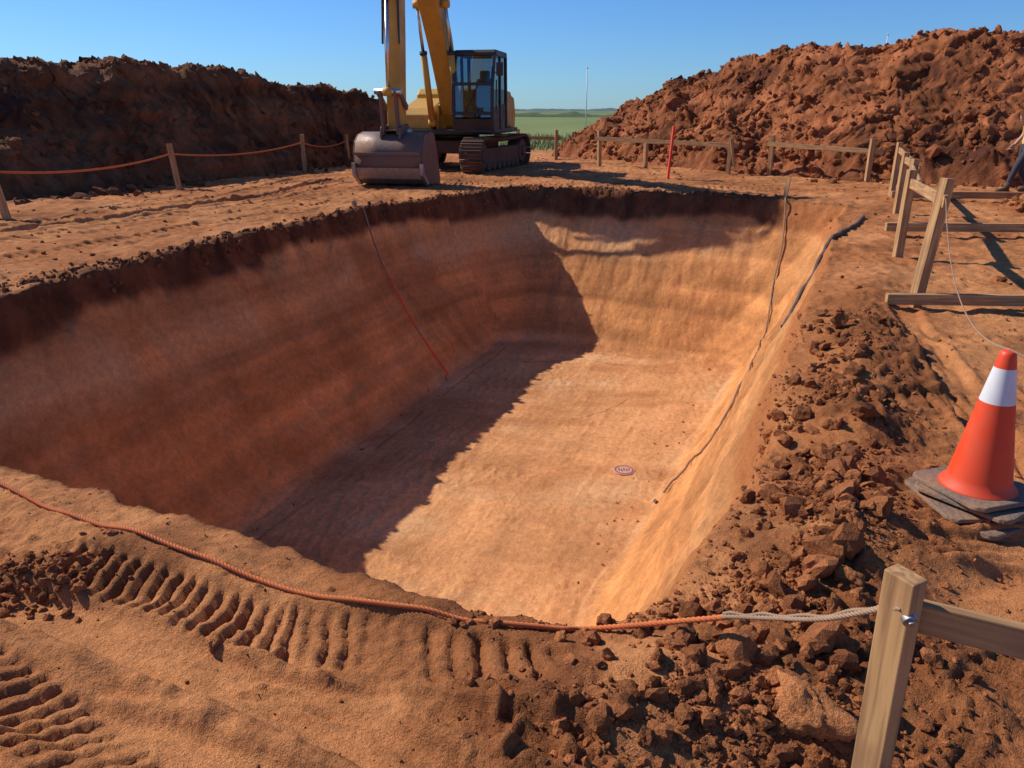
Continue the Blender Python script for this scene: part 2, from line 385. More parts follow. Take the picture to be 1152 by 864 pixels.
def clods(name,items,mat):
    vs=[];fs=[];cs=[];sm=[];o=0
    for (x,y,z,r_,lvl,c) in items:
        var,f=(V1,V2,V3)[lvl];v=var[random.randrange(len(var))]
        s=np.array([random.uniform(.7,1.4),random.uniform(.7,1.2),random.uniform(.55,.95)])
        v=((v*s)@rot3(random.random()*6.3,random.gauss(0,.5),random.gauss(0,.5)).T)*r_+np.array([x,y,z])
        vs.append(v);fs.append(f+o);o+=len(v);cs.append(np.tile(np.array(c)*random.uniform(.6,1.3),(len(v),1)))
        sm.append(np.full(len(f),lvl==2,bool))
    v=np.concatenate(vs).astype(np.float32);f=np.concatenate(fs).astype(np.int32);c=np.concatenate(cs)
    me=bpy.data.meshes.new(name);me.vertices.add(len(v));me.vertices.foreach_set("co",v.ravel())
    me.loops.add(f.size);me.loops.foreach_set("vertex_index",f.ravel());me.polygons.add(len(f))
    me.polygons.foreach_set("loop_start",(np.arange(len(f))*3).astype(np.int32));me.polygons.foreach_set("loop_total",np.full(len(f),3,np.int32))
    me.polygons.foreach_set("use_smooth",np.concatenate(sm));me.update(calc_edges=True)
    a=me.color_attributes.new("Col",'FLOAT_COLOR','POINT');c4=np.ones((len(v),4),np.float32);c4[:,:3]=c;a.data.foreach_set("color",c4.ravel())
    me.materials.append(mat);ob=bpy.data.objects.new(name,me);scene.collection.objects.link(ob);return ob
# ---------------------------------------------------------------- mounds
def mound(name,ridge,res,colr,seed,plate=1.0,clod=.3,amp=1.,nclod=2500,rmax=.10):
    xs=[p[0] for p in ridge];ys=[p[1] for p in ridge];w=max(p[3] for p in ridge)+.8
    gx=np.arange(min(xs)-w,max(xs)+w,res);gy=np.arange(min(ys)-w,max(ys)+w,res)
    X,Y=np.meshgrid(gx,gy);x=X.ravel();y=Y.ravel()
    wx=x+.35*fbm(x,y,.45,3,seed)+.12*fbm(x,y,2,3,seed+3);wy=y+.35*fbm(x,y,.45,3,seed+7)+.12*fbm(x,y,2,3,seed+9)
    h=np.zeros_like(x)
    for a,b_ in zip(ridge[:-1],ridge[1:]):
        ex=b_[0]-a[0];ey=b_[1]-a[1];q=np.clip(((wx-a[0])*ex+(wy-a[1])*ey)/(ex*ex+ey*ey),0,1)
        d=np.hypot(wx-a[0]-ex*q,wy-a[1]-ey*q);zr=a[2]+(b_[2]-a[2])*q;ww=a[3]+(b_[3]-a[3])*q
        f=1-d/ww
        f=np.clip(f,-.3,1)
        f=np.where(f>0,np.minimum(1,plate*f),f)
        k=.10;f=np.where(f>1-k,1-k+k*(1-np.exp(-(f-(1-k))/k)) ,f)
        h=np.maximum(h,zr*f)
    env=ss(0.0,.5,h)
    hh=h+amp*env*(.20*fbm(x,y,.7,3,seed+11)+.15*ridg(x,y,.9,4,seed+20)+.10*ridg(x,y,3.0,4,seed+12)+.075*ridg(x,y,6.5,3,seed+14)+.05*fbm(x,y,13,2,seed+16))
    sel=h>-.02
    cl=np.zeros_like(x)
    xs_=x[sel]+.09*fbm(x[sel],y[sel],5,3,seed+33);ys_=y[sel]+.09*fbm(x[sel],y[sel],5,3,seed+34)
    cl[sel]=np.maximum(clodh(xs_,ys_,clod*.8,seed+30,.4),clodh(xs_,ys_,clod*1.7,seed+50,.2))
    hh+=ss(-.02,.15,h)*cl*.42*np.clip(.5+1.2*fbm(x,y,.5,2,seed+77),0,1.1)
    g,_=terrain(x,y)
    z=np.where(h>0.005,g+hh-.02,g-.15)
    X2=x+.16*env*fbm(x,z,2.5,3,seed+60);Y2=y+.16*env*fbm(y,z,2.5,3,seed+61)
    c=np.tile(np.array(colr),(len(x),1))*np.clip(1+.50*fbm(x,y,.8,4,seed+70)+1.0*(cl-.03)+.30*fbm(x,y,7,2,seed+71)+.35*fbm(x*.3,z*3,1,3,seed+73),.35,1.8)[:,None]
    hs=h.reshape(X.shape);keep=(np.maximum(np.maximum(hs[:-1,:-1],hs[1:,1:]),np.maximum(hs[1:,:-1],hs[:-1,1:]))>.004)
    good=np.flatnonzero((h>.02)&(np.hypot(X2,Y2)<40));it=[]
    pk=good[np.minimum((rng.random(nclod)*len(good)).astype(int),len(good)-1)]
    dm=fbm(x[pk],y[pk],.6,3,seed+90)
    for k_,dq in zip(pk,dm):
        if random.random()>.45+1.2*dq: continue
        low=h[k_]<.7
        r_=.018+rmax*random.random()**4*(1.4 if low else .9)
        it.append((X2[k_],Y2[k_],z[k_]+r_*.1,r_,0 if r_<.06 else 1,np.array(colr)*1.02))
    clods("dirt_clods",it,M_mound)
    return grid_mesh(name,X2.reshape(X.shape),Y2.reshape(X.shape),z.reshape(X.shape),np.clip(c,.02,.8),M_mound,keep)
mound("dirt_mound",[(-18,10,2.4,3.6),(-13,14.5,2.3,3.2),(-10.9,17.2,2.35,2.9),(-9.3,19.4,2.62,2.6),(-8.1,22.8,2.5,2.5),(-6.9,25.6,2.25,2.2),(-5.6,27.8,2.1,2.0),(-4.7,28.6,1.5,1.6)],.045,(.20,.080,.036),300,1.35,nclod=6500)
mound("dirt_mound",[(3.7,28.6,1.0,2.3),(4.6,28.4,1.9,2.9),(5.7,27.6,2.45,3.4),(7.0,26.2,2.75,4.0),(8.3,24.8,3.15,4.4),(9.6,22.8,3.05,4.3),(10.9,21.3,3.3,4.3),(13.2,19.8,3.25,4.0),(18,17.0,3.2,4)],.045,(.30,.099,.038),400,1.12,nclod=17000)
mound("dirt_mound",[(9.3,12.6,.6,1.0),(10.6,12.0,.9,1.3)],.03,(.34,.125,.046),500,1.05,clod=.15,amp=.35,nclod=900,rmax=.05)
# ---------------------------------------------------------------- loose clods near the pit
items=[]
def scatter(n,fn,rlo,rhi,pw,lvl,c,sink=.35,clump=0):
    pts=np.array([fn() for _ in range(n)])
    if clump:
        k=fbm(pts[:,0],pts[:,1],3.2,3,700);pts=pts[rng.random(len(pts))<np.clip(.5+clump*k,.02,1)]
    z,I_=terrain(pts[:,0],pts[:,1])
    for (x,y),zz in zip(pts,z):
        if zz<-.25: continue
        r_=rlo+(rhi-rlo)*random.random()**pw
        items.append((x,y,zz+r_*(.6-sink),r_,lvl,c))
LB=[(.85,1.9),(1.22,2.7),(1.52,3.3),(2.08,4.4),(2.7,5.9)]
def along(P,w):
    def f():
        k=random.random()**1.25*(len(P)-1);i=min(int(k),len(P)-2);t=k-i
        return (P[i][0]+(P[i+1][0]-P[i][0])*t+random.gauss(0,w),P[i][1]+(P[i+1][1]-P[i][1])*t+random.gauss(0,w))
    return f
cc=(.34,.120,.044)
scatter(6500,along(LB,.20),.003,.015,2.6,0,cc,clump=1.2)
scatter(700,along(LB,.16),.013,.036,2.4,1,cc,clump=1.2)
scatter(120,along(LB,.13),.030,.066,2.0,1,cc,.3)
bot=lambda:(random.gauss(.62,.27),random.gauss(1.76,.17))
scatter(6000,bot,.0025,.011,2.4,0,cc,clump=1.2)
scatter(650,bot,.009,.026,2.2,1,cc,clump=1.2)
scatter(90,bot,.020,.042,2,1,cc,.3)
scatter(500,lambda:(random.gauss(-1.75,.14),random.gauss(2.3,.09)),.003,.022,2.4,1,cc)
scatter(4200,lambda:(random.uniform(-3,3),random.uniform(1.1,4.5)),.002,.009,3.5,0,(.43,.165,.058),clump=1)
scatter(2200,lambda:(random.uniform(1.0,4.2),random.uniform(1.4,6)),.003,.018,3.5,0,(.41,.15,.055),clump=1)
scatter(1800,lambda:(random.uniform(-9,9),random.uniform(6,22)),.008,.045,4,0,cc)
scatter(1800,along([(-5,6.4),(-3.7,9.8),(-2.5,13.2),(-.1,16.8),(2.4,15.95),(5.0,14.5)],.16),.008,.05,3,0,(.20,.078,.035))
scatter(300,lambda:(random.uniform(-.2,.9),random.uniform(2.0,2.22)),.003,.02,2.4,1,cc)
pts=[(random.gauss(0,.1)+x,random.gauss(0,.12)+y) for x,y in [(lambda t:(-2.9+2.8*t,6.6+7.2*t))(random.random()) for _ in range(110)]]+[(random.gauss(0,.1)+x,random.gauss(0,.12)+y) for x,y in [(lambda t:(.6+2.8*t,5.9+6.3*t))(random.random()) for _ in range(110)]]
zz=terrain(np.array([p[0] for p in pts]),np.array([p[1] for p in pts]))[0]
for (x,y),q in zip(pts,zz):
    r_=.005+.025*random.random()**5;items.append((x,y,q+r_*.2,r_,0,(.5,.21,.08)))
clods("dirt_clods",items,M_soil)
items=[]
for _ in range(1300):
    k=random.random()
    if k<.45:
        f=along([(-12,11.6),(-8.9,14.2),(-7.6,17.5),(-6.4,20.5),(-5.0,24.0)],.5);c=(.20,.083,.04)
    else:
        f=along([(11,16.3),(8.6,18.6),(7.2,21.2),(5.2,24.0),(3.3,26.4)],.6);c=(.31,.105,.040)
    x,y=f();items.append((x,y,.03,.02+.12*random.random()**5,1,c))
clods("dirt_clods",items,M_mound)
items=[(.785,1.60,Hh(.8,1.6)+.035,.092,2,(.47,.18,.066))]
clods("boulder",items,M_soil)
items=[]
for x,y,r_ in ((.47,1.82,.034),(.60,1.92,.030),(.42,1.98,.026),(.70,1.80,.03),(.95,2.55,.035),(1.02,2.3,.032),(1.45,3.05,.042),(1.62,3.5,.045),(1.3,2.6,.04),(.52,1.66,.022),(1.95,3.9,.05),(-.95,1.98,.024),(-1.68,2.36,.03),(1.12,2.15,.04),(1.8,3.55,.04),(.15,1.95,.03),(.9,1.95,.03)):
    items.append((x,y,Hh(x,y)+r_*.2,r_*1.1,2,(.38,.14,.050)))
clods("rocks",items,M_soil)
# ---------------------------------------------------------------- helpers
def empty(name,loc=(0,0,0),rz=0,parent=None):
    e=bpy.data.objects.new(name,None);e.location=loc;e.rotation_euler=(0,0,rz);e.empty_display_size=.2
    scene.collection.objects.link(e)
    if parent:e.parent=parent
    return e
def link(ob,parent):
    scene.collection.objects.link(ob)
    if parent:ob.parent=parent
def from_bm(name,bm,mat,parent,bevel=0,smooth=False,seg=2):
    me=bpy.data.meshes.new(name);bmesh.ops.recalc_face_normals(bm,faces=bm.faces);bm.to_mesh(me);bm.free()
    for m_ in (mat if isinstance(mat,list) else [mat]): me.materials.append(m_)
    if smooth:
        for p in me.polygons:p.use_smooth=True
    ob=bpy.data.objects.new(name,me);link(ob,parent)
    if bevel:
        b_=ob.modifiers.new('b','BEVEL');b_.width=bevel;b_.segments=seg;b_.limit_method='ANGLE'
    return ob
def box(name,c,s,mat,parent=None,rot=(0,0,0),bevel=.01):
    bm=bmesh.new();bmesh.ops.create_cube(bm,size=1)
    for v in bm.verts:v.co=Vector((v.co.x*s[0],v.co.y*s[1],v.co.z*s[2]))
    ob=from_bm(name,bm,mat,parent,bevel);ob.location=c;ob.rotation_euler=rot;return ob
def beam(name,p0,p1,w,h,mat,parent=None,bevel=.004,roll=0,jit=0):
    p0=Vector(p0);p1=Vector(p1);L=(p1-p0).length
    bm=bmesh.new();bmesh.ops.create_cube(bm,size=1)
    for v in bm.verts:v.co=Vector((v.co.x*w,v.co.y*h,v.co.z*L))
    if L>0:
        bmesh.ops.subdivide_edges(bm,edges=[e for e in bm.edges if abs(e.verts[0].co.z-e.verts[1].co.z)>L*.5],cuts=6)
        for v in bm.verts:
            k=v.co.z/L
            v.co.x+=jit*math.sin(k*3+L);v.co.y+=jit*math.cos(k*2.3+L*2)
    ob=from_bm(name,bm,mat,parent,bevel)
    q=(p1-p0).to_track_quat('Z','Y')@Matrix.Rotation(roll,3,'Z').to_quaternion()
    ob.rotation_mode='QUATERNION';ob.rotation_quaternion=q;ob.location=(p0+p1)/2;return ob
def cyl(name,p0,p1,r0,mat,parent=None,r1=None,seg=20,bevel=0):
    p0=Vector(p0);p1=Vector(p1);L=(p1-p0).length
    bm=bmesh.new();bmesh.ops.create_cone(bm,cap_ends=True,segments=seg,radius1=r0,radius2=r0 if r1 is None else r1,depth=L)
    ob=from_bm(name,bm,mat,parent,bevel)
    for p in ob.data.polygons:
        if len(p.vertices)==4:p.use_smooth=True
    ob.rotation_mode='QUATERNION';ob.rotation_quaternion=(p1-p0).to_track_quat('Z','Y');ob.location=(p0+p1)/2;return ob
def prof(name,pts,y0,y1,mat,parent,bevel=.02):
    bm=bmesh.new();a=[bm.verts.new((p[0],y0,p[1])) for p in pts];b_=[bm.verts.new((p[0],y1,p[1])) for p in pts]
    n=len(pts);bm.faces.new(a);bm.faces.new(b_[::-1])
    for i in range(n):bm.faces.new((a[i],a[(i+1)%n],b_[(i+1)%n],b_[i]))
    return from_bm(name,bm,mat,parent,bevel)
def ribbon(path):
    up=[];dn=[]
    for i,(x,z,t) in enumerate(path):
        a=path[max(0,i-1)];b_=path[min(len(path)-1,i+1)];dx=b_[0]-a[0];dz=b_[1]-a[1];l=math.hypot(dx,dz)
        nx,nz=-dz/l,dx/l;up.append((x+nx*t/2,z+nz*t/2));dn.append((x-nx*t/2,z-nz*t/2))
    return up+dn[::-1]
def catmull(P,k=12):
    P=[Vector(p) for p in P];Q=[P[0]*2-P[1]]+P+[P[-1]*2-P[-2]];o=[]
    for i in range(1,len(Q)-2):
        for j in range(k):
            t=j/k;a,b_,c,d=Q[i-1],Q[i],Q[i+1],Q[i+2]
            o.append(.5*((2*b_)+(c-a)*t+(2*a-5*b_+4*c-d)*t*t+(3*b_-a-3*c+d)*t**3))
    o.append(P[-1]);return o
def curve(name,paths,r_,mat,parent=None):
    cu=bpy.data.curves.new(name,'CURVE');cu.dimensions='3D';cu.bevel_depth=r_;cu.bevel_resolution=3;cu.use_fill_caps=True
    for P in paths:
        s=cu.splines.new('POLY');s.points.add(len(P)-1)
        for i,p in enumerate(P):s.points[i].co=(*p,1)
        s.use_smooth=True
    cu.materials.append(mat);ob=bpy.data.objects.new(name,cu);link(ob,parent);return ob
def resample(P,step):
    out=[P[0]];acc=0
    for a,b_ in zip(P[:-1],P[1:]):
        L=(b_-a).length
        if L<1e-9:continue
        d=step-acc
        while d<=L:
            out.append(a.lerp(b_,d/L));d+=step
        acc=L-(d-step)
    return out
def rope(name,P,R,mat,parent=None,pitch=None,strands=3):
    pitch=pitch or R*9;P=resample(P,pitch/10)
    S=[[] for _ in range(strands)]
    for i,p in enumerate(P):
        t=(P[min(i+1,len(P)-1)]-P[max(i-1,0)]).normalized();u=t.cross(Vector((0,0,1)))
        if u.length<1e-3:u=Vector((1,0,0))
        u.normalize();v=t.cross(u)
        for k in range(strands):
            a=i/10*2*math.pi+k*2*math.pi/strands
            S[k].append(p+(u*math.cos(a)+v*math.sin(a))*R*.5)
    return curve(name,S,R*.56,mat,parent)
def drape(XY,off,k=14):
    P=catmull([(x,y,0) for x,y in XY],k)
    z,_=terrain(np.array([p.x for p in P]),np.array([p.y for p in P]))
    zs=z.copy()
    for i in range(len(z)): zs[i]=max(z[max(0,i-1):i+2])
    return [Vector((p.x,p.y,zz+off)) for p,zz in zip(P,zs)]
# ---------------------------------------------------------------- left rope fence
def post(name,x,y,h,w,parent,lx=0,ly=0,mat=None):
    z=Hh(x,y);return beam(name,(x,y,z-.25),(x+lx,y+ly,z+h),w,w,mat or M_wood,parent,roll=random.random(),jit=.004)
lf=empty("rope_fence")
LP=[(-7.75,11.8,.9,-.12),(-7.0,16.4,.92,-.1),(-5.55,21.0,.95,0),(-5.1,24.6,.9,-.05)]
tops=[]
for i,(x,y,h,lx) in enumerate(LP):
    post(f"post_{i+1}",x,y,h,.10,lf,lx,0);tops.append(Vector((x+lx*.8,y-.06,Hh(x,y)+h*.78)))
tops=[Vector((-9.2,6.5,.75))]+tops
post("post_0",-9.2,6.6,.95,.09,lf)
def sagp(a,b_,s,n=24):
    return [a.lerp(b_,i/n)-Vector((0,0,4*s*(i/n)*(1-i/n))) for i in range(n+1)]
pp=[]
for a,b_ in zip(tops[:-1],tops[1:]):
    pp+=sagp(a,b_,.14)[:-1]
pp.append(tops[-1])
rope("rope",pp,.018,M_orope,lf,pitch=.2)
# ---------------------------------------------------------------- far barrier
fb=empty("timber_barrier")
def bpost(P,par,w=.09):
    for i,(x,y,h,l) in enumerate(P):post(f"post_{i+1}",x,y,h,w,par,l,0)
F=[(.2,26.9,.95,0),(1.45,26.0,.95,0),(2.55,22.9,1.0,-.03),(3.75,22.1,.65,0),(5.6,20.3,.98,.03),(6.55,19.9,.98,-.02),(8.2,18.0,.95,0)]
bpost(F,fb,.1)
def railh(par,x0,y0,z0,x1,y1,z1,w=.1,th=.035,nm="rail"):
    ob=box(nm,((x0+x1)/2,(y0+y1)/2,(z0+z1)/2),(th,w,math.dist((x0,y0,z0),(x1,y1,z1))),M_wood,par,bevel=.004)
    d=Vector((x1-x0,y1-y0,z1-z0)).normalized();up=Vector((0,0,1));s=d.cross(up).normalized();u=s.cross(d)
    M=Matrix((s,u,d)).transposed();ob.rotation_mode='QUATERNION';ob.rotation_quaternion=M.to_quaternion();return ob
railh(fb,-.6,26.85,.72,1.6,25.92,.70)
railh(fb,2.4,22.84,.80,5.75,20.2,.72,.11)
railh(fb,6.4,19.84,.78,8.4,17.85,.68,.11)
railh(fb,5.55,20.1,.9,5.7,20.1,.2,.06)
rb=empty("timber_barrier")
R=[(3.42,6.3,1.05,.10),(4.35,8.5,.95,.0),(5.25,10.3,1.0,.03),(6.3,12.6,.95,0),(7.3,14.9,1.0,0)]
bpost(R,rb,.085)
for a,b_ in zip(R[:-1],R[1:]):
    railh(rb,a[0]+.05,a[1]-.12,a[2]*.86,b_[0]+.05,b_[1]+.12,b_[2]*.88,.10,.03)
railh(rb,3.15,6.22,.10,5.9,5.95,.13,.09,.06,"sleeper")
railh(rb,5.0,10.22,.12,8.6,9.9,.14,.11,.08,"sleeper")
railh(rb,7.0,14.3,.12,9.2,13.9,.14,.12,.08,"sleeper")
msk=empty("marker_stake")
beam("stake",(3.74,18.8,-.2),(3.82,18.8,1.22),.10,.05,M_fluo,msk)
mk=empty("marker_stake")
beam("stake",(-8.15,11.9,-.2),(-8.2,11.9,1.0),.07,.04,M_fluo,mk)
nb=empty("timber_barrier")
zb=Hh(.86,1.38)
beam("post",(.868,1.385,zb-.3),(.838,1.372,.67),.072,.045,M_wood,nb,bevel=.003,roll=math.radians(4))
railh(nb,.872,1.395,.555,2.6,.70,.47,.075,.028)
railh(nb,2.4,.80,-.2,2.4,.8,.7,.07,.045,"post")
cyl("bolt_washer",(.846,1.356,.585),(.846,1.3325,.577),.0165,M_bolt,nb,seg=28,bevel=.001)
cyl("bolt_head",(.846,1.334,.5775),(.846,1.3255,.5745),.009,M_bolt,nb,seg=6,bevel=.001)
g=drape([(-3.3,3.55),(-2.38,3.06),(-1.727,2.68),(-1.066,2.36),(-.53,2.13),(-.075,2.035),(.33,2.01)],.008,30)
g+= [Vector(p) for p in ((.42,1.97,.10),(.52,1.89,.17),(.62,1.79,.245))]
g=catmull(g[::8]+[g[-1]],6)
rp=empty("barrier_rope")
rope("orange_rope",g,.0085,M_orope,rp,pitch=.05)
g2=catmull([(.60,1.805,.235),(.68,1.70,.31),(.76,1.55,.42),(.815,1.40,.56),(.83,1.35,.60)],12)
rope("tan_rope",g2,.0065,M_trope,rp,pitch=.04)
g3=[p+Vector((.004,0,.010+.004*math.sin(i*.7))) for i,p in enumerate(g2[:40])]
rope("tan_rope_2",g3,.0045,M_trope,rp,pitch=.03)
# ---------------------------------------------------------------- pit lines
hs=drape([(5.45,11.9),(5.0,11.1),(4.4,10.25),(3.95,9.6),(3.62,9.2),(3.3,8.9)],.015)
curve("strap",[hs],.028,M_hose)
hp=drape([(5.05,14.3),(4.85,13.6),(4.6,13.1),(4.3,12.3),(3.9,11.4),(3.45,10.2),(2.8,8.8),(2.25,8.0),(1.7,7.55)],.015)
wr=empty("wall_rope");rope("rope",hp,.014,M_trope,wr,pitch=.12)
beam("peg",(4.98,14.2,-.25),(5.15,14.5,.40),.07,.05,M_wood,wr)
beam("end_peg",(1.72,7.55,-2.65),(1.6,7.5,-2.52),.05,.04,M_hose,wr)
ls=empty("measuring_line")
a=Vector((-2.6,12.95,.06));b_=Vector((-1.04,11.7,-2.5));P=[a.lerp(b_,i/60) for i in range(61)]
zz,_=terrain(np.array([p.x for p in P]),np.array([p.y for p in P]))
P=[Vector((p.x,p.y,max(p.z-.25*math.sin(math.pi*i/60),q+.03))) for i,(p,q) in enumerate(zip(P,zz))]
curve("line",[P[:22],P[38:44]],.012,M_trope,ls);curve("line_orange",[P[21:39],P[43:]],.013,M_fluo,ls)
beam("peg",(-1.04,11.7,-2.7),(-1.08,11.72,-2.50),.04,.04,M_wood,ls)
beam("top_peg",(-2.6,13.0,-.2),(-2.67,13.03,.15),.06,.06,M_wood,ls)
dc=empty("drain_cap",(1.38,8.38,Hh(1.38,8.38)+.004))
M_pink=paint('cap_plastic',(.60,.30,.24),.5,(.5,.24,.11),.6,sc=25);M_dark=paint('cap_ink',(.16,.06,.05),.6,(.4,.2,.1),.5,sc=30)
cyl("disc",(0,0,-.01),(0,0,.016),.13,M_pink,dc,seg=40,bevel=.003)
bm=bmesh.new()
for r0,r1,z0 in ((.10,.115,.019),):
    ring=[]
    for i in range(40):
        a=i/40*6.2832;ring.append((bm.verts.new((r0*math.cos(a),r0*math.sin(a),z0)),bm.verts.new((r1*math.cos(a),r1*math.sin(a),z0))))
    for i in range(40):
        p,q=ring[i],ring[(i+1)%40];bm.faces.new((p[0],p[1],q[1],q[0]))
from_bm("rings",bm,M_dark,dc)
for i,xx in enumerate((-.06,-.03,0,.03,.06)):box(f"mark_{i}",(xx,.01*(-1)**i,.017),(.014,.06,.005),M_dark,dc,bevel=0)
# ---------------------------------------------------------------- cone
CX,CY=1.985,2.88;cz=float(np.median([Hh(CX+dx,CY+dy) for dx in(-.15,0,.15) for dy in(-.15,0,.15)]))
cone=empty("traffic_cone",(CX,CY,cz-.005),.1)
def slab(name,z,s,h,rz,dx,dy,mat,seed):
    random.seed(seed);bm=bmesh.new();r_=.05;pts=[]
    for sx,sy,a0 in ((1,1,0),(-1,1,90),(-1,-1,180),(1,-1,270)):
        for k in range(6):
            a=math.radians(a0+k*18);pts.append((sx*(s/2-r_)+r_*math.cos(a),sy*(s/2-r_)+r_*math.sin(a)))
    pts=[(p[0]*(1+random.uniform(-.012,.012)),p[1]*(1+random.uniform(-.012,.012))) for p in pts]
    lo=[bm.verts.new((p[0],p[1],0)) for p in pts];hi=[bm.verts.new((p[0]*.985,p[1]*.985,h+.005*math.sin(p[0]*20+seed))) for p in pts]
    bm.faces.new(lo[::-1]);bm.faces.new(hi);n_=len(pts)
    for i in range(n_):bm.faces.new((lo[i],lo[(i+1)%n_],hi[(i+1)%n_],hi[i]))
    o=from_bm(name,bm,mat,cone,.005);o.location=(dx,dy,z);o.rotation_euler=(random.uniform(-.03,.03),random.uniform(-.03,.03),rz);return o
slab("base_1",0.0,.42,.022,.35,.0,-.02,M_rub,1);slab("base_2",.026,.40,.022,-.05,-.02,.01,M_rub,2)
slab("base_3",.052,.40,.022,.5,.02,0.0,M_rub,3);slab("base_4",.078,.38,.018,.2,.01,.01,M_rub,4)
prf=[(.0,.70),(.02,.70),(.028,.693),(.031,.68),(.040,.635),(.0405,.63),(.066,.485),(.0665,.48),(.120,.155),(.127,.125),(.145,.108),(.152,.096),(.0,.096)]
bm=bmesh.new();rings=[];sg=48
for (r_,z) in prf:
    rings.append([bm.verts.new((r_*math.cos(i/sg*6.28318),r_*math.sin(i/sg*6.28318),z)) for i in range(sg)] if r_>0 else [bm.verts.new((0,0,z))])
for k in range(len(prf)-1):
    a,b2=rings[k],rings[k+1]
    for i in range(sg):
        j=(i+1)%sg
        if len(a)==1:f=bm.faces.new((a[0],b2[i],b2[j]))
        elif len(b2)==1:f=bm.faces.new((a[i],b2[0],a[j]))
        else:f=bm.faces.new((a[i],b2[i],b2[j],a[j]))
        f.material_index=1 if k==5 else 0;f.smooth=True
from_bm("cone",bm,[M_orange,M_white],cone)
random.seed(99)
a=Vector((3.50,6.25,.95));b_=Vector((CX,CY,cz+.70))
P=sagp(a,b_,.28,40)
sl=empty("string_line");rope("string",P+[b_+Vector((.5,-1.1,-.25))],.004,M_trope,sl,pitch=.05)
# ---------------------------------------------------------------- excavator
EX=empty("excavator",(-1.55,22.5,.0))
UP=empty("upper_structure",(0,0,0),math.radians(-101.5),EX)
TR=empty("undercarriage",(-.15,.0,0),math.radians(-109.5),EX)
def track(yc,par,nm):
    t=empty(nm,(0,yc,0),0,par);R=.42;Lh=1.6;n_=54;per=4*Lh+2*math.pi*R
    prof("frame",[(-Lh,.18),(Lh,.18),(Lh+.15,.42),(Lh,.62),(-Lh,.62),(-Lh-.15,.42)],-.16,.16,M_track,t,.03)
    for sx in(-Lh,Lh):
        cyl("wheel",(sx,-.2,R+.03),(sx,.2,R+.03),R-.09,M_track,t,seg=28,bevel=.02);cyl("hub",(sx,-.25,R+.03),(sx,.25,R+.03),.15,M_track,t)
    for i in range(7):
        x=-Lh+.45+i*.38;cyl("roller",(x,-.2,.16),(x,.2,.16),.11,M_track,t)
    bm=bmesh.new()
    for i in range(n_):
        s=i/n_*per
        if s<2*Lh:p=(-Lh+s,R*2+.03,0)
        elif s<2*Lh+math.pi*R:
            a=(s-2*Lh)/R;p=(Lh+R*math.sin(a),R+.03+R*math.cos(a),-a)
        elif s<4*Lh+math.pi*R:p=(Lh-(s-2*Lh-math.pi*R),.03,math.pi)
        else:
            a=(s-4*Lh-math.pi*R)/R;p=(-Lh-R*math.sin(a),R+.03-R*math.cos(a),-a-math.pi)
        sag=0
        if s<2*Lh: sag=-.03*math.sin(math.pi*s/(2*Lh))
        M=Matrix.Translation((p[0],0,p[1]+sag))@Matrix.Rotation(-p[2],4,'Y')
        for c,sz in (((0,0,0),(per/n_*.9,.60,.03)),((-.05,0,.03),(.022,.60,.045)),((.03,0,.025),(.018,.60,.035)),((0,.0,-.05),(per/n_*.8,.2,.07))):
            r_=bmesh.ops.create_cube(bm,size=1)
            for v in r_['verts']:v.co=M@(Vector((v.co.x*sz[0],v.co.y*sz[1],v.co.z*sz[2]))+Vector(c))
    from_bm("shoes",bm,M_track,t)
track(1.38,TR,"track_left");track(-1.38,TR,"track_right")
box("car_body",(0,0,.62),(1.5,2.3,.35),M_track,TR,bevel=.05)
cyl("slew_ring",(0,0,.8),(0,0,.98),.62,M_black,UP,seg=32)
box("deck",(-.5,0,1.02),(3.5,2.6,.12),M_black,UP,bevel=.02)
prof("engine_house",[(-2.4,1.08),(-.35,1.08),(-.35,2.0),(-.6,2.15),(-2.2,2.1),(-2.4,1.9)],-1.28,1.1,M_yel,UP,.06)
prof("right_tool_box",[(-.35,1.08),(1.1,1.08),(1.1,1.45),(.9,1.62),(-.35,1.9)],-1.28,-.42,M_yel,UP,.04)
prof("counterweight",[(-2.85,1.0),(-2.4,.95),(-2.4,2.0),(-2.75,1.95),(-2.95,1.5)],-1.3,1.1,M_yel,UP,.08)
cyl("exhaust",(-1.7,-.6,2.1),(-1.7,-.6,2.6),.06,M_black,UP)
for y in(-.28,.28): prof("boom_bracket",[(.2,1.08),(1.0,1.08),(.85,1.7),(.5,1.75)],y-.03,y+.03,M_yel,UP,.01)
boom=[(.55,1.5,.34),(.9,2.3,.50),(1.4,3.2,.66),(2.1,4.15,.74),(3.0,5.1,.64),(3.9,5.95,.5),(4.60,6.6,.32)]
prof("boom",ribbon(boom),-.24,.24,M_yel,UP,.03)
stick=[(4.12,7.4,.26),(4.52,6.6,.66),(4.70,5.1,.54),(4.82,3.1,.40),(4.97,1.15,.24)]
prof("stick",ribbon(stick),-.18,.18,M_yel,UP,.025)
def ram(n_,p0,p1,r_,k=.55):
    p0=Vector(p0);p1=Vector(p1);m_=p0.lerp(p1,k)
    cyl(n_+"_barrel",p0,m_,r_,M_black if n_!="lift" else M_yel,UP);cyl(n_+"_gland",m_,m_+(p1-p0).normalized()*.07,r_*1.15,M_black,UP);cyl(n_+"_rod",m_,p1,r_*.5,M_rod,UP)
    for p in(p0,p1):cyl(n_+"_eye",p-Vector((0,r_*1.1,0)),p+Vector((0,r_*1.1,0)),r_*1.1,M_yel,UP)
for y in(-.36,.36):ram("lift",(1.15,y,1.25),(2.1,y,4.0),.085,.6)
ram("stick_ram",(2.0,0,4.95),(4.14,0,7.3),.08)
ram("bucket_ram",(5.05,0,5.4),(5.42,0,1.95),.085,.45)
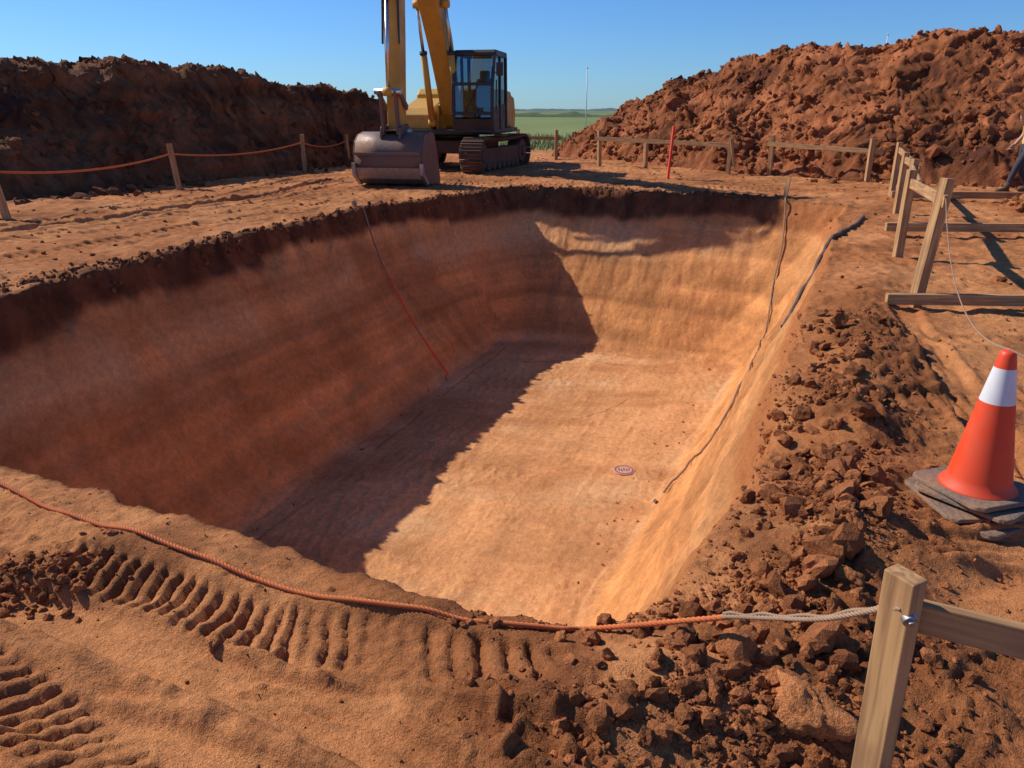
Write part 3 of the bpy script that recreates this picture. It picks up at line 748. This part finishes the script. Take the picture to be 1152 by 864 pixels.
for y in(-.24,.24):
    beam("link_a",(4.92,y,1.62),(5.42,y,1.95),.05,.12,M_bucket,UP,bevel=.01);beam("link_b",(5.42,y*.7,1.97),(5.36,y*.7,1.08),.06,.13,M_bucket,UP,bevel=.01)
cyl("link_pin",(5.42,-.3,1.95),(5.42,.3,1.95),.06,M_rod,UP);cyl("stick_pin",(4.95,-.32,1.12),(4.95,.32,1.12),.07,M_rod,UP)
for y in(-.14,.14):
    curve("hydraulic_hose",[catmull([(4.45,y,7.1),(4.98,y,6.4),(5.0,y,5.3),(5.02,y*1.2,3.8),(5.1,y*1.3,2.9)],8)],.025,M_black,UP)
    curve("hydraulic_hose",[catmull([(.65,y,2.2),(1.0,y,3.1),(1.75,y,4.5),(2.9,y,5.6),(4.1,y,6.7)],8)],.025,M_black,UP)
sh=[(4.78,1.10),(5.05,1.13),(5.35,1.08),(5.56,.93),(5.66,.70),(5.66,.42),(5.56,.20),(5.36,.07),(5.0,.02),(4.45,.0)]
W=.78
bm=bmesh.new()
o=[[bm.verts.new((x,y,z)) for x,z in sh] for y in(-W,-W/3,W/3,W)]
for k in range(3):
    for i in range(len(sh)-1):
        f=bm.faces.new((o[k][i],o[k][i+1],o[k+1][i+1],o[k+1][i]));f.smooth=True
ob=from_bm("bucket_shell",bm,M_bucket,UP);m_=ob.modifiers.new('s','SOLIDIFY');m_.thickness=.035
for y in(-W-.01,W-.03):
    prof("bucket_cheek",[(x,z) for x,z in sh]+[(4.4,.06),(4.55,.6)],y,y+.04,M_bucket,UP,.006)
    prof("side_wear",[(5.40,.02),(5.72,.25),(5.74,.5),(5.66,.5),(5.62,.28),(5.3,.06)],y-.02,y+.06,M_edge,UP,.004)
for y in(-.22,.20):prof("bucket_ear",[(4.8,1.08),(5.5,1.0),(5.45,1.22),(5.32,1.28),(5.05,1.26),(4.93,1.3),(4.82,1.22)],y,y+.05,M_bucket,UP,.01)
prof("wear_plate",[(5.30,.035),(5.59,.17),(5.70,.40),(5.68,.41),(5.56,.20),(5.29,.06)],-W+.03,W-.03,M_edge,UP,.002)
prof("stiffener",[(5.665,.72),(5.70,.72),(5.70,.66),(5.665,.66)],-W+.03,W-.03,M_bucket,UP,.004)
for i in range(6):
    y=-W+.1+i*(2*W-.2)/5;prof("tooth",[(4.5,-.03),(4.5,.06),(4.22,.0)],y-.05,y+.05,M_edge,UP,.004)
box("bucket_top_plate",(5.1,0,1.165),(.55,.5,.03),M_bucket,UP,bevel=.005)
# cab
y0,y1=.40,1.42;f0,f1=.05,1.75;zb_,zt=1.06,2.92
CB=empty("cab",(0,0,0),0,UP)
side=[(f0,zb_),(f1-.12,zb_),(f1,1.5),(f1-.05,2.2),(f1-.32,zt),(f0+.05,zt)]
def bar(a,b_,w=.07,m=M_black):return beam("pillar",a,b_,w,w,m,CB,bevel=.012)
for y in(y0,y1):
    for a,b2 in zip(side,side[1:]+side[:1]):bar((a[0],y,a[1]),(b2[0],y,b2[1]),.08)
    bar((.82,y,zb_),(.84,y,zt),.07)
for p in side: bar((p[0],y0,p[1]),(p[0],y1,p[1]),.075)
prof("roof",[(f0-.02,zt+.0),(f1-.28,zt),(f1-.36,zt+.10),(f0+.05,zt+.10)],y0-.04,y1+.04,M_black,CB,.03)
prof("rear_panel",[(f0+.0,zb_),(f0+.04,zb_),(f0+.04,2.1),(f0+.0,2.1)],y0,y1,M_black,CB,.0)
for y in(y0+.01,y1-.01):prof("door_panel",[(f0,zb_),(f1-.12,zb_),(f1-.04,1.4),(f1-.03,1.62),(f0,1.75)],y-.015,y+.015,M_black,CB,0)
prof("front_lower",[(f1-.12,zb_+.02),(f1-.09,zb_+.02),(f1+.0,1.36),(f1-.03,1.36)],y0,y1,M_black,CB,0)
def pane(n_,q):
    bm=bmesh.new();bm.faces.new([bm.verts.new(v) for v in q]);return from_bm(n_,bm,M_glass,CB)
pane("windscreen",[(f1-.01,y0,1.4),(f1-.01,y1,1.4),(f1-.05,y1,2.2),(f1-.05,y0,2.2)])
pane("windscreen_top",[(f1-.05,y0,2.2),(f1-.05,y1,2.2),(f1-.32,y1,zt),(f1-.32,y0,zt)])
for y in(y0,y1):pane("side_glass",[(f0,y,1.75),(f1-.03,y,1.62),(f1-.05,y,2.2),(f1-.32,y,zt),(f0+.05,y,zt)])
pane("rear_glass",[(f0,y0,2.1),(f0,y1,2.1),(f0+.05,y1,zt),(f0+.05,y0,zt)])
box("seat",(.65,.9,1.6),(.5,.5,.16),M_black,CB,bevel=.05);box("seat_back",(.38,.9,2.0),(.14,.48,.75),M_black,CB,(0,-.15,0),.06);box("headrest",(.32,.9,2.47),(.1,.28,.2),M_black,CB,bevel=.04)
box("console",(1.35,.9,1.45),(.2,.5,.6),M_black,CB,bevel=.05);box("monitor",(1.45,.6,1.95),(.05,.2,.2),M_black,CB,bevel=.02)
for y in(.6,1.2):cyl("lever",(1.1,y,1.5),(1.15,y,1.95),.02,M_black,CB)
beam("wiper",(f1+.0,.7,1.5),(f1-.02,1.1,2.3),.02,.02,M_black,CB)
beam("handrail",(f1-.1,y1+.08,1.5),(f1-.18,y1+.08,2.3),.03,.03,M_black,CB);box("mirror",(f1-.1,y1+.18,2.55),(.04,.18,.32),M_black,CB,bevel=.02);beam("mirror_arm",(f1-.2,y1,2.45),(f1-.1,y1+.16,2.5),.02,.02,M_black,CB)
box("step",(1.0,1.5,.95),(.7,.25,.05),M_track,UP)
# ---------------------------------------------------------------- distant stuff
x=np.linspace(-1500,1500,1500);y=np.linspace(640,700,6)
TX,TY=np.meshgrid(x,y);env=np.sin(np.linspace(0,math.pi,6))[:,None]
TZ=np.maximum(.5,1.7+1.2*fbm(TX.ravel(),TY.ravel(),.10,4,601)).reshape(TX.shape)*env
mt=paint('hazed_foliage',(.07,.11,.10),.9,(.12,.16,.14),.8,sc=.05)  # foliage colour with atmospheric haze painted in as a bluish tint
tl=grid_mesh("distant_treeline",TX,TY,TZ,np.ones((TX.size,3))*.1,mt)
x=np.linspace(-200,260,900);y=np.linspace(170,178,5);TX,TY=np.meshgrid(x,y);env=np.sin(np.linspace(0,math.pi,5))[:,None]
TZ=(.3+.9*fbm(TX.ravel(),TY.ravel(),.15,5,611)).reshape(TX.shape)*env
grid_mesh("hedge",TX,TY,TZ,np.ones((TX.size,3))*.1,paint('hedge_foliage',(.05,.085,.03),.9,(.09,.13,.05),.8,sc=.4))
for x_,y_,h_ in((5.35,58,4.3),(27.2,60,6.6)):
    pl=empty("utility_pole",(x_,y_,0));cyl("shaft",(0,0,-.3),(0,0,h_),.045,M_white,pl,.03);cyl("cap",(0,0,h_),(0,0,h_+.08),.05,M_bolt,pl)
sd=empty("site_shed",(-25.5,36,0))
M_shed=paint('shed_metal',(.10,.16,.13),.5,(.25,.2,.15),.3)
box("walls",(0,0,1.5),(9.4,5,3.0),M_shed,sd);box("roof",(0,0,3.32),(9.8,5.4,.5),M_shed,sd,(0,0,0),.03)
for i in range(20):box(f"rib_{i}",(-4.6+i*.48,-2.52,1.5),(.06,.05,2.9),M_shed,sd,bevel=0)
bm=bmesh.new()
for _ in range(5000):
    gx=random.uniform(-6,9);gy=random.uniform(32,48);h_=random.uniform(.1,.35);a=random.random()*6.28;w_=.03
    dx,dy=math.cos(a)*w_,math.sin(a)*w_
    v=[bm.verts.new((gx-dx,gy-dy,0)),bm.verts.new((gx+dx,gy+dy,0)),bm.verts.new((gx+random.uniform(-.1,.1),gy+random.uniform(-.1,.1),h_))]
    bm.faces.new(v)
from_bm("grass",bm,paint('grass_blades',(.16,.19,.06),.8,(.25,.24,.1),.8,sc=.6),None)
# ---------------------------------------------------------------- person
PE=empty("construction_worker",(10.18,15.6,Hh(10.2,15.6)),math.radians(180))
J={'pel':(0,0,.95,.125),'sp':(-.01,0,1.14,.115),'ch':(0,0,1.36,.14),'nk':(0,0,1.50,.055),'hd':(.02,0,1.60,.08),
 'hl':(.02,.10,.90,.095),'kl':(.22,.11,.52,.066),'al':(.34,.11,.12,.048),'hr':(0,-.10,.9,.095),'kr':(.0,-.12,.48,.066),'ar':(-.25,-.12,.13,.048),
 'sl':(.02,.19,1.41,.062),'el':(.12,.26,1.18,.046),'wl':(.27,.18,1.38,.032),'sr':(0,-.19,1.41,.062),'er':(-.05,-.27,1.14,.046),'wr':(.12,-.26,.93,.032)}
E=[('pel','sp',0),('sp','ch',0),('ch','nk',0),('nk','hd',2),('pel','hl',1),('hl','kl',1),('kl','al',1),('pel','hr',1),('hr','kr',1),('kr','ar',1),('ch','sl',0),('sl','el',0),('el','wl',2),('ch','sr',0),('sr','er',0),('er','wr',2)]
K=list(J);me=bpy.data.meshes.new("body_sk");me.from_pydata([J[k][:3] for k in K],[(K.index(a),K.index(b2)) for a,b2,_ in E],[])
tmp=bpy.data.objects.new("body_sk",me);scene.collection.objects.link(tmp)
tmp.modifiers.new('s','SKIN');
for i,k in enumerate(K):
    sv=me.skin_vertices[0].data[i];sv.radius=(J[k][3],)*2;sv.use_root=(k=='pel')
sb=tmp.modifiers.new('u','SUBSURF');sb.levels=2
dg=bpy.context.evaluated_depsgraph_get();bme=bpy.data.meshes.new_from_object(tmp.evaluated_get(dg));bpy.data.objects.remove(tmp)
M_shirt=paint('hi_vis_shirt',(.60,.40,.14),.8,(.35,.2,.1),.3);M_trou=paint('work_trousers',(.03,.035,.05),.85,(.2,.11,.07),.3);M_skin=paint('skin',(.48,.26,.17),.5,(.4,.2,.12),.2);M_boot=paint('boots',(.06,.035,.02),.6,(.25,.13,.07),.6);M_hat=paint('hard_hat',(.75,.72,.65),.3,(.4,.3,.2),.2)
for m_ in(M_shirt,M_trou,M_skin):bme.materials.append(m_)
segs=[(Vector(J[a][:3]),Vector(J[b2][:3]),m_) for a,b2,m_ in E]
for p in bme.polygons:
    c=p.center;bd_=1e9
    for a,b2,m_ in segs:
        t=max(0,min(1,(c-a).dot(b2-a)/(b2-a).length_squared));d_=(c-a.lerp(b2,t)).length
        if d_<bd_:bd_=d_;p.material_index=m_
    if c.z<.93 and abs(c.y)<.24 and p.material_index==0:p.material_index=1
    p.use_smooth=True
bo=bpy.data.objects.new("body",bme);link(bo,PE)
bm=bmesh.new();bmesh.ops.create_uvsphere(bm,u_segments=24,v_segments=18,radius=1)
for v in bm.verts:
    x_,y_,z_=v.co;jaw=1-.22*max(0,-z_)
    nose=.16*math.exp(-((y_/.15)**2+((z_+.1)/.22)**2)) if x_>0 else 0
    v.co=Vector((.10*x_*jaw+.10*nose,.078*y_*jaw,.118*z_))
h_=from_bm("head",bm,M_skin,PE,smooth=True);h_.location=(.03,0,1.67)
for y_ in(-.03,.03):
    bm=bmesh.new();bmesh.ops.create_uvsphere(bm,u_segments=10,v_segments=8,radius=.011);e_=from_bm("eye",bm,M_black,PE,smooth=True);e_.location=(.122,y_,1.675)
for y_ in(-.08,.08):
    bm=bmesh.new();bmesh.ops.create_uvsphere(bm,u_segments=10,v_segments=8,radius=1)
    for v in bm.verts:v.co=Vector((v.co.x*.018,v.co.y*.008,v.co.z*.03))
    e_=from_bm("ear",bm,M_skin,PE,smooth=True);e_.location=(.02,y_,1.66)
box("mouth",(.112,0,1.61),(.012,.045,.008),M_orange,PE,bevel=.003)
bm=bmesh.new();bmesh.ops.create_uvsphere(bm,u_segments=24,v_segments=16,radius=1)
for v in bm.verts:
    z_=max(v.co.z,-.05);k=1.25 if z_<=.0 else 1;v.co=Vector((v.co.x*.125*k,v.co.y*.105*(1.12 if z_<=0 else 1),z_*.10))
h_=from_bm("hard_hat",bm,M_hat,PE,smooth=True);h_.location=(.03,0,1.72)
for nm,(ax,ay,az) in(("boot_l",(.34,.11,.12)),("boot_r",(-.25,-.12,.13))):
    bm=bmesh.new();bmesh.ops.create_uvsphere(bm,u_segments=20,v_segments=14,radius=1)
    for v in bm.verts:
        x_,y_,z_=v.co;v.co=Vector((x_*.15+.06,y_*.052,max(-.085,z_*.075*(1-.35*max(0,x_)))))
    o_=from_bm(nm,bm,M_boot,PE,smooth=True);o_.location=(ax,ay,az-.05)
    cyl(nm+"_shaft",(ax,ay,az-.05),(ax-.02,ay,az+.12),.062,M_boot,PE,.058)
    box(nm+"_sole",(ax+.06,ay,az-.125),(.30,.105,.03),M_black,PE,bevel=.012)
def hand(nm,w,dirv):
    w=Vector(w);d=Vector(dirv).normalized();u=d.cross(Vector((0,1,0))).normalized();s=d.cross(u)
    H_=empty(nm,(0,0,0),0,PE)
    beam("palm",w-d*.01,w+d*.09,.03,.08,M_skin,H_,bevel=.012)
    for i,l in enumerate((.065,.078,.072,.055)):
        b0=w+d*.085+s*(.03-.02*i);m1=b0+d*l*.5+u*.008;m2=m1+d*l*.35+u*.025
        cyl("finger",b0,m1,.0095,M_skin,H_,.009,10);cyl("finger_tip",m1,m2,.009,M_skin,H_,.007,10)
    b0=w+d*.03+s*.038;m1=b0+d*.03+s*.03+u*.005;cyl("thumb",b0,m1,.012,M_skin,H_,.010,10);cyl("thumb_tip",m1,m1+d*.03+s*.005+u*.01,.010,M_skin,H_,.008,10)
hand("hand_l",J['wl'][:3],(.5,-.3,.4));hand("hand_r",J['wr'][:3],(.5,0,-.5))
# ---------------------------------------------------------------- light/camera
el=math.radians(40);d=Vector((.895,-.446,0)).normalized()
L=bpy.data.lights.new("sun",'SUN');L.energy=5.0;L.angle=math.radians(.5);L.color=(1,.945,.85)
so=bpy.data.objects.new("sun",L);scene.collection.objects.link(so)
so.rotation_mode='QUATERNION';so.rotation_quaternion=Vector((d.x*math.cos(el),d.y*math.cos(el),-math.sin(el))).to_track_quat('-Z','Y')
w=bpy.data.worlds.new("World");scene.world=w;w.use_nodes=True;nt=w.node_tree
sk=nt.nodes.new('ShaderNodeTexSky');sk.sky_type='NISHITA';sk.sun_disc=False;sk.sun_elevation=el;sk.sun_rotation=math.atan2(-d.x,-d.y);sk.air_density=1.0;sk.dust_density=.1;sk.ozone_density=3.0
mm=nt.nodes.new('ShaderNodeMix');mm.data_type='RGBA';mm.blend_type='MULTIPLY';mm.inputs['Factor'].default_value=1;mm.inputs['B'].default_value=(.60,1.02,1.66,1)
nt.links.new(sk.outputs[0],mm.inputs['A'])
bg=nt.nodes['Background'];bg.inputs[1].default_value=.076;nt.links.new(mm.outputs['Result'],bg.inputs[0])
cam=bpy.data.cameras.new("camera");cam.lens=26.56;cam.sensor_width=36;cam.clip_end=6000;cam.clip_start=.05
co=bpy.data.objects.new("camera",cam);scene.collection.objects.link(co);co.location=(0,0,1.6);co.rotation_euler=(math.radians(70),0,0)
scene.camera=co
scene.view_settings.view_transform='Standard';scene.view_settings.look='None';scene.view_settings.exposure=0
print("verts",len(ground.data.vertices))
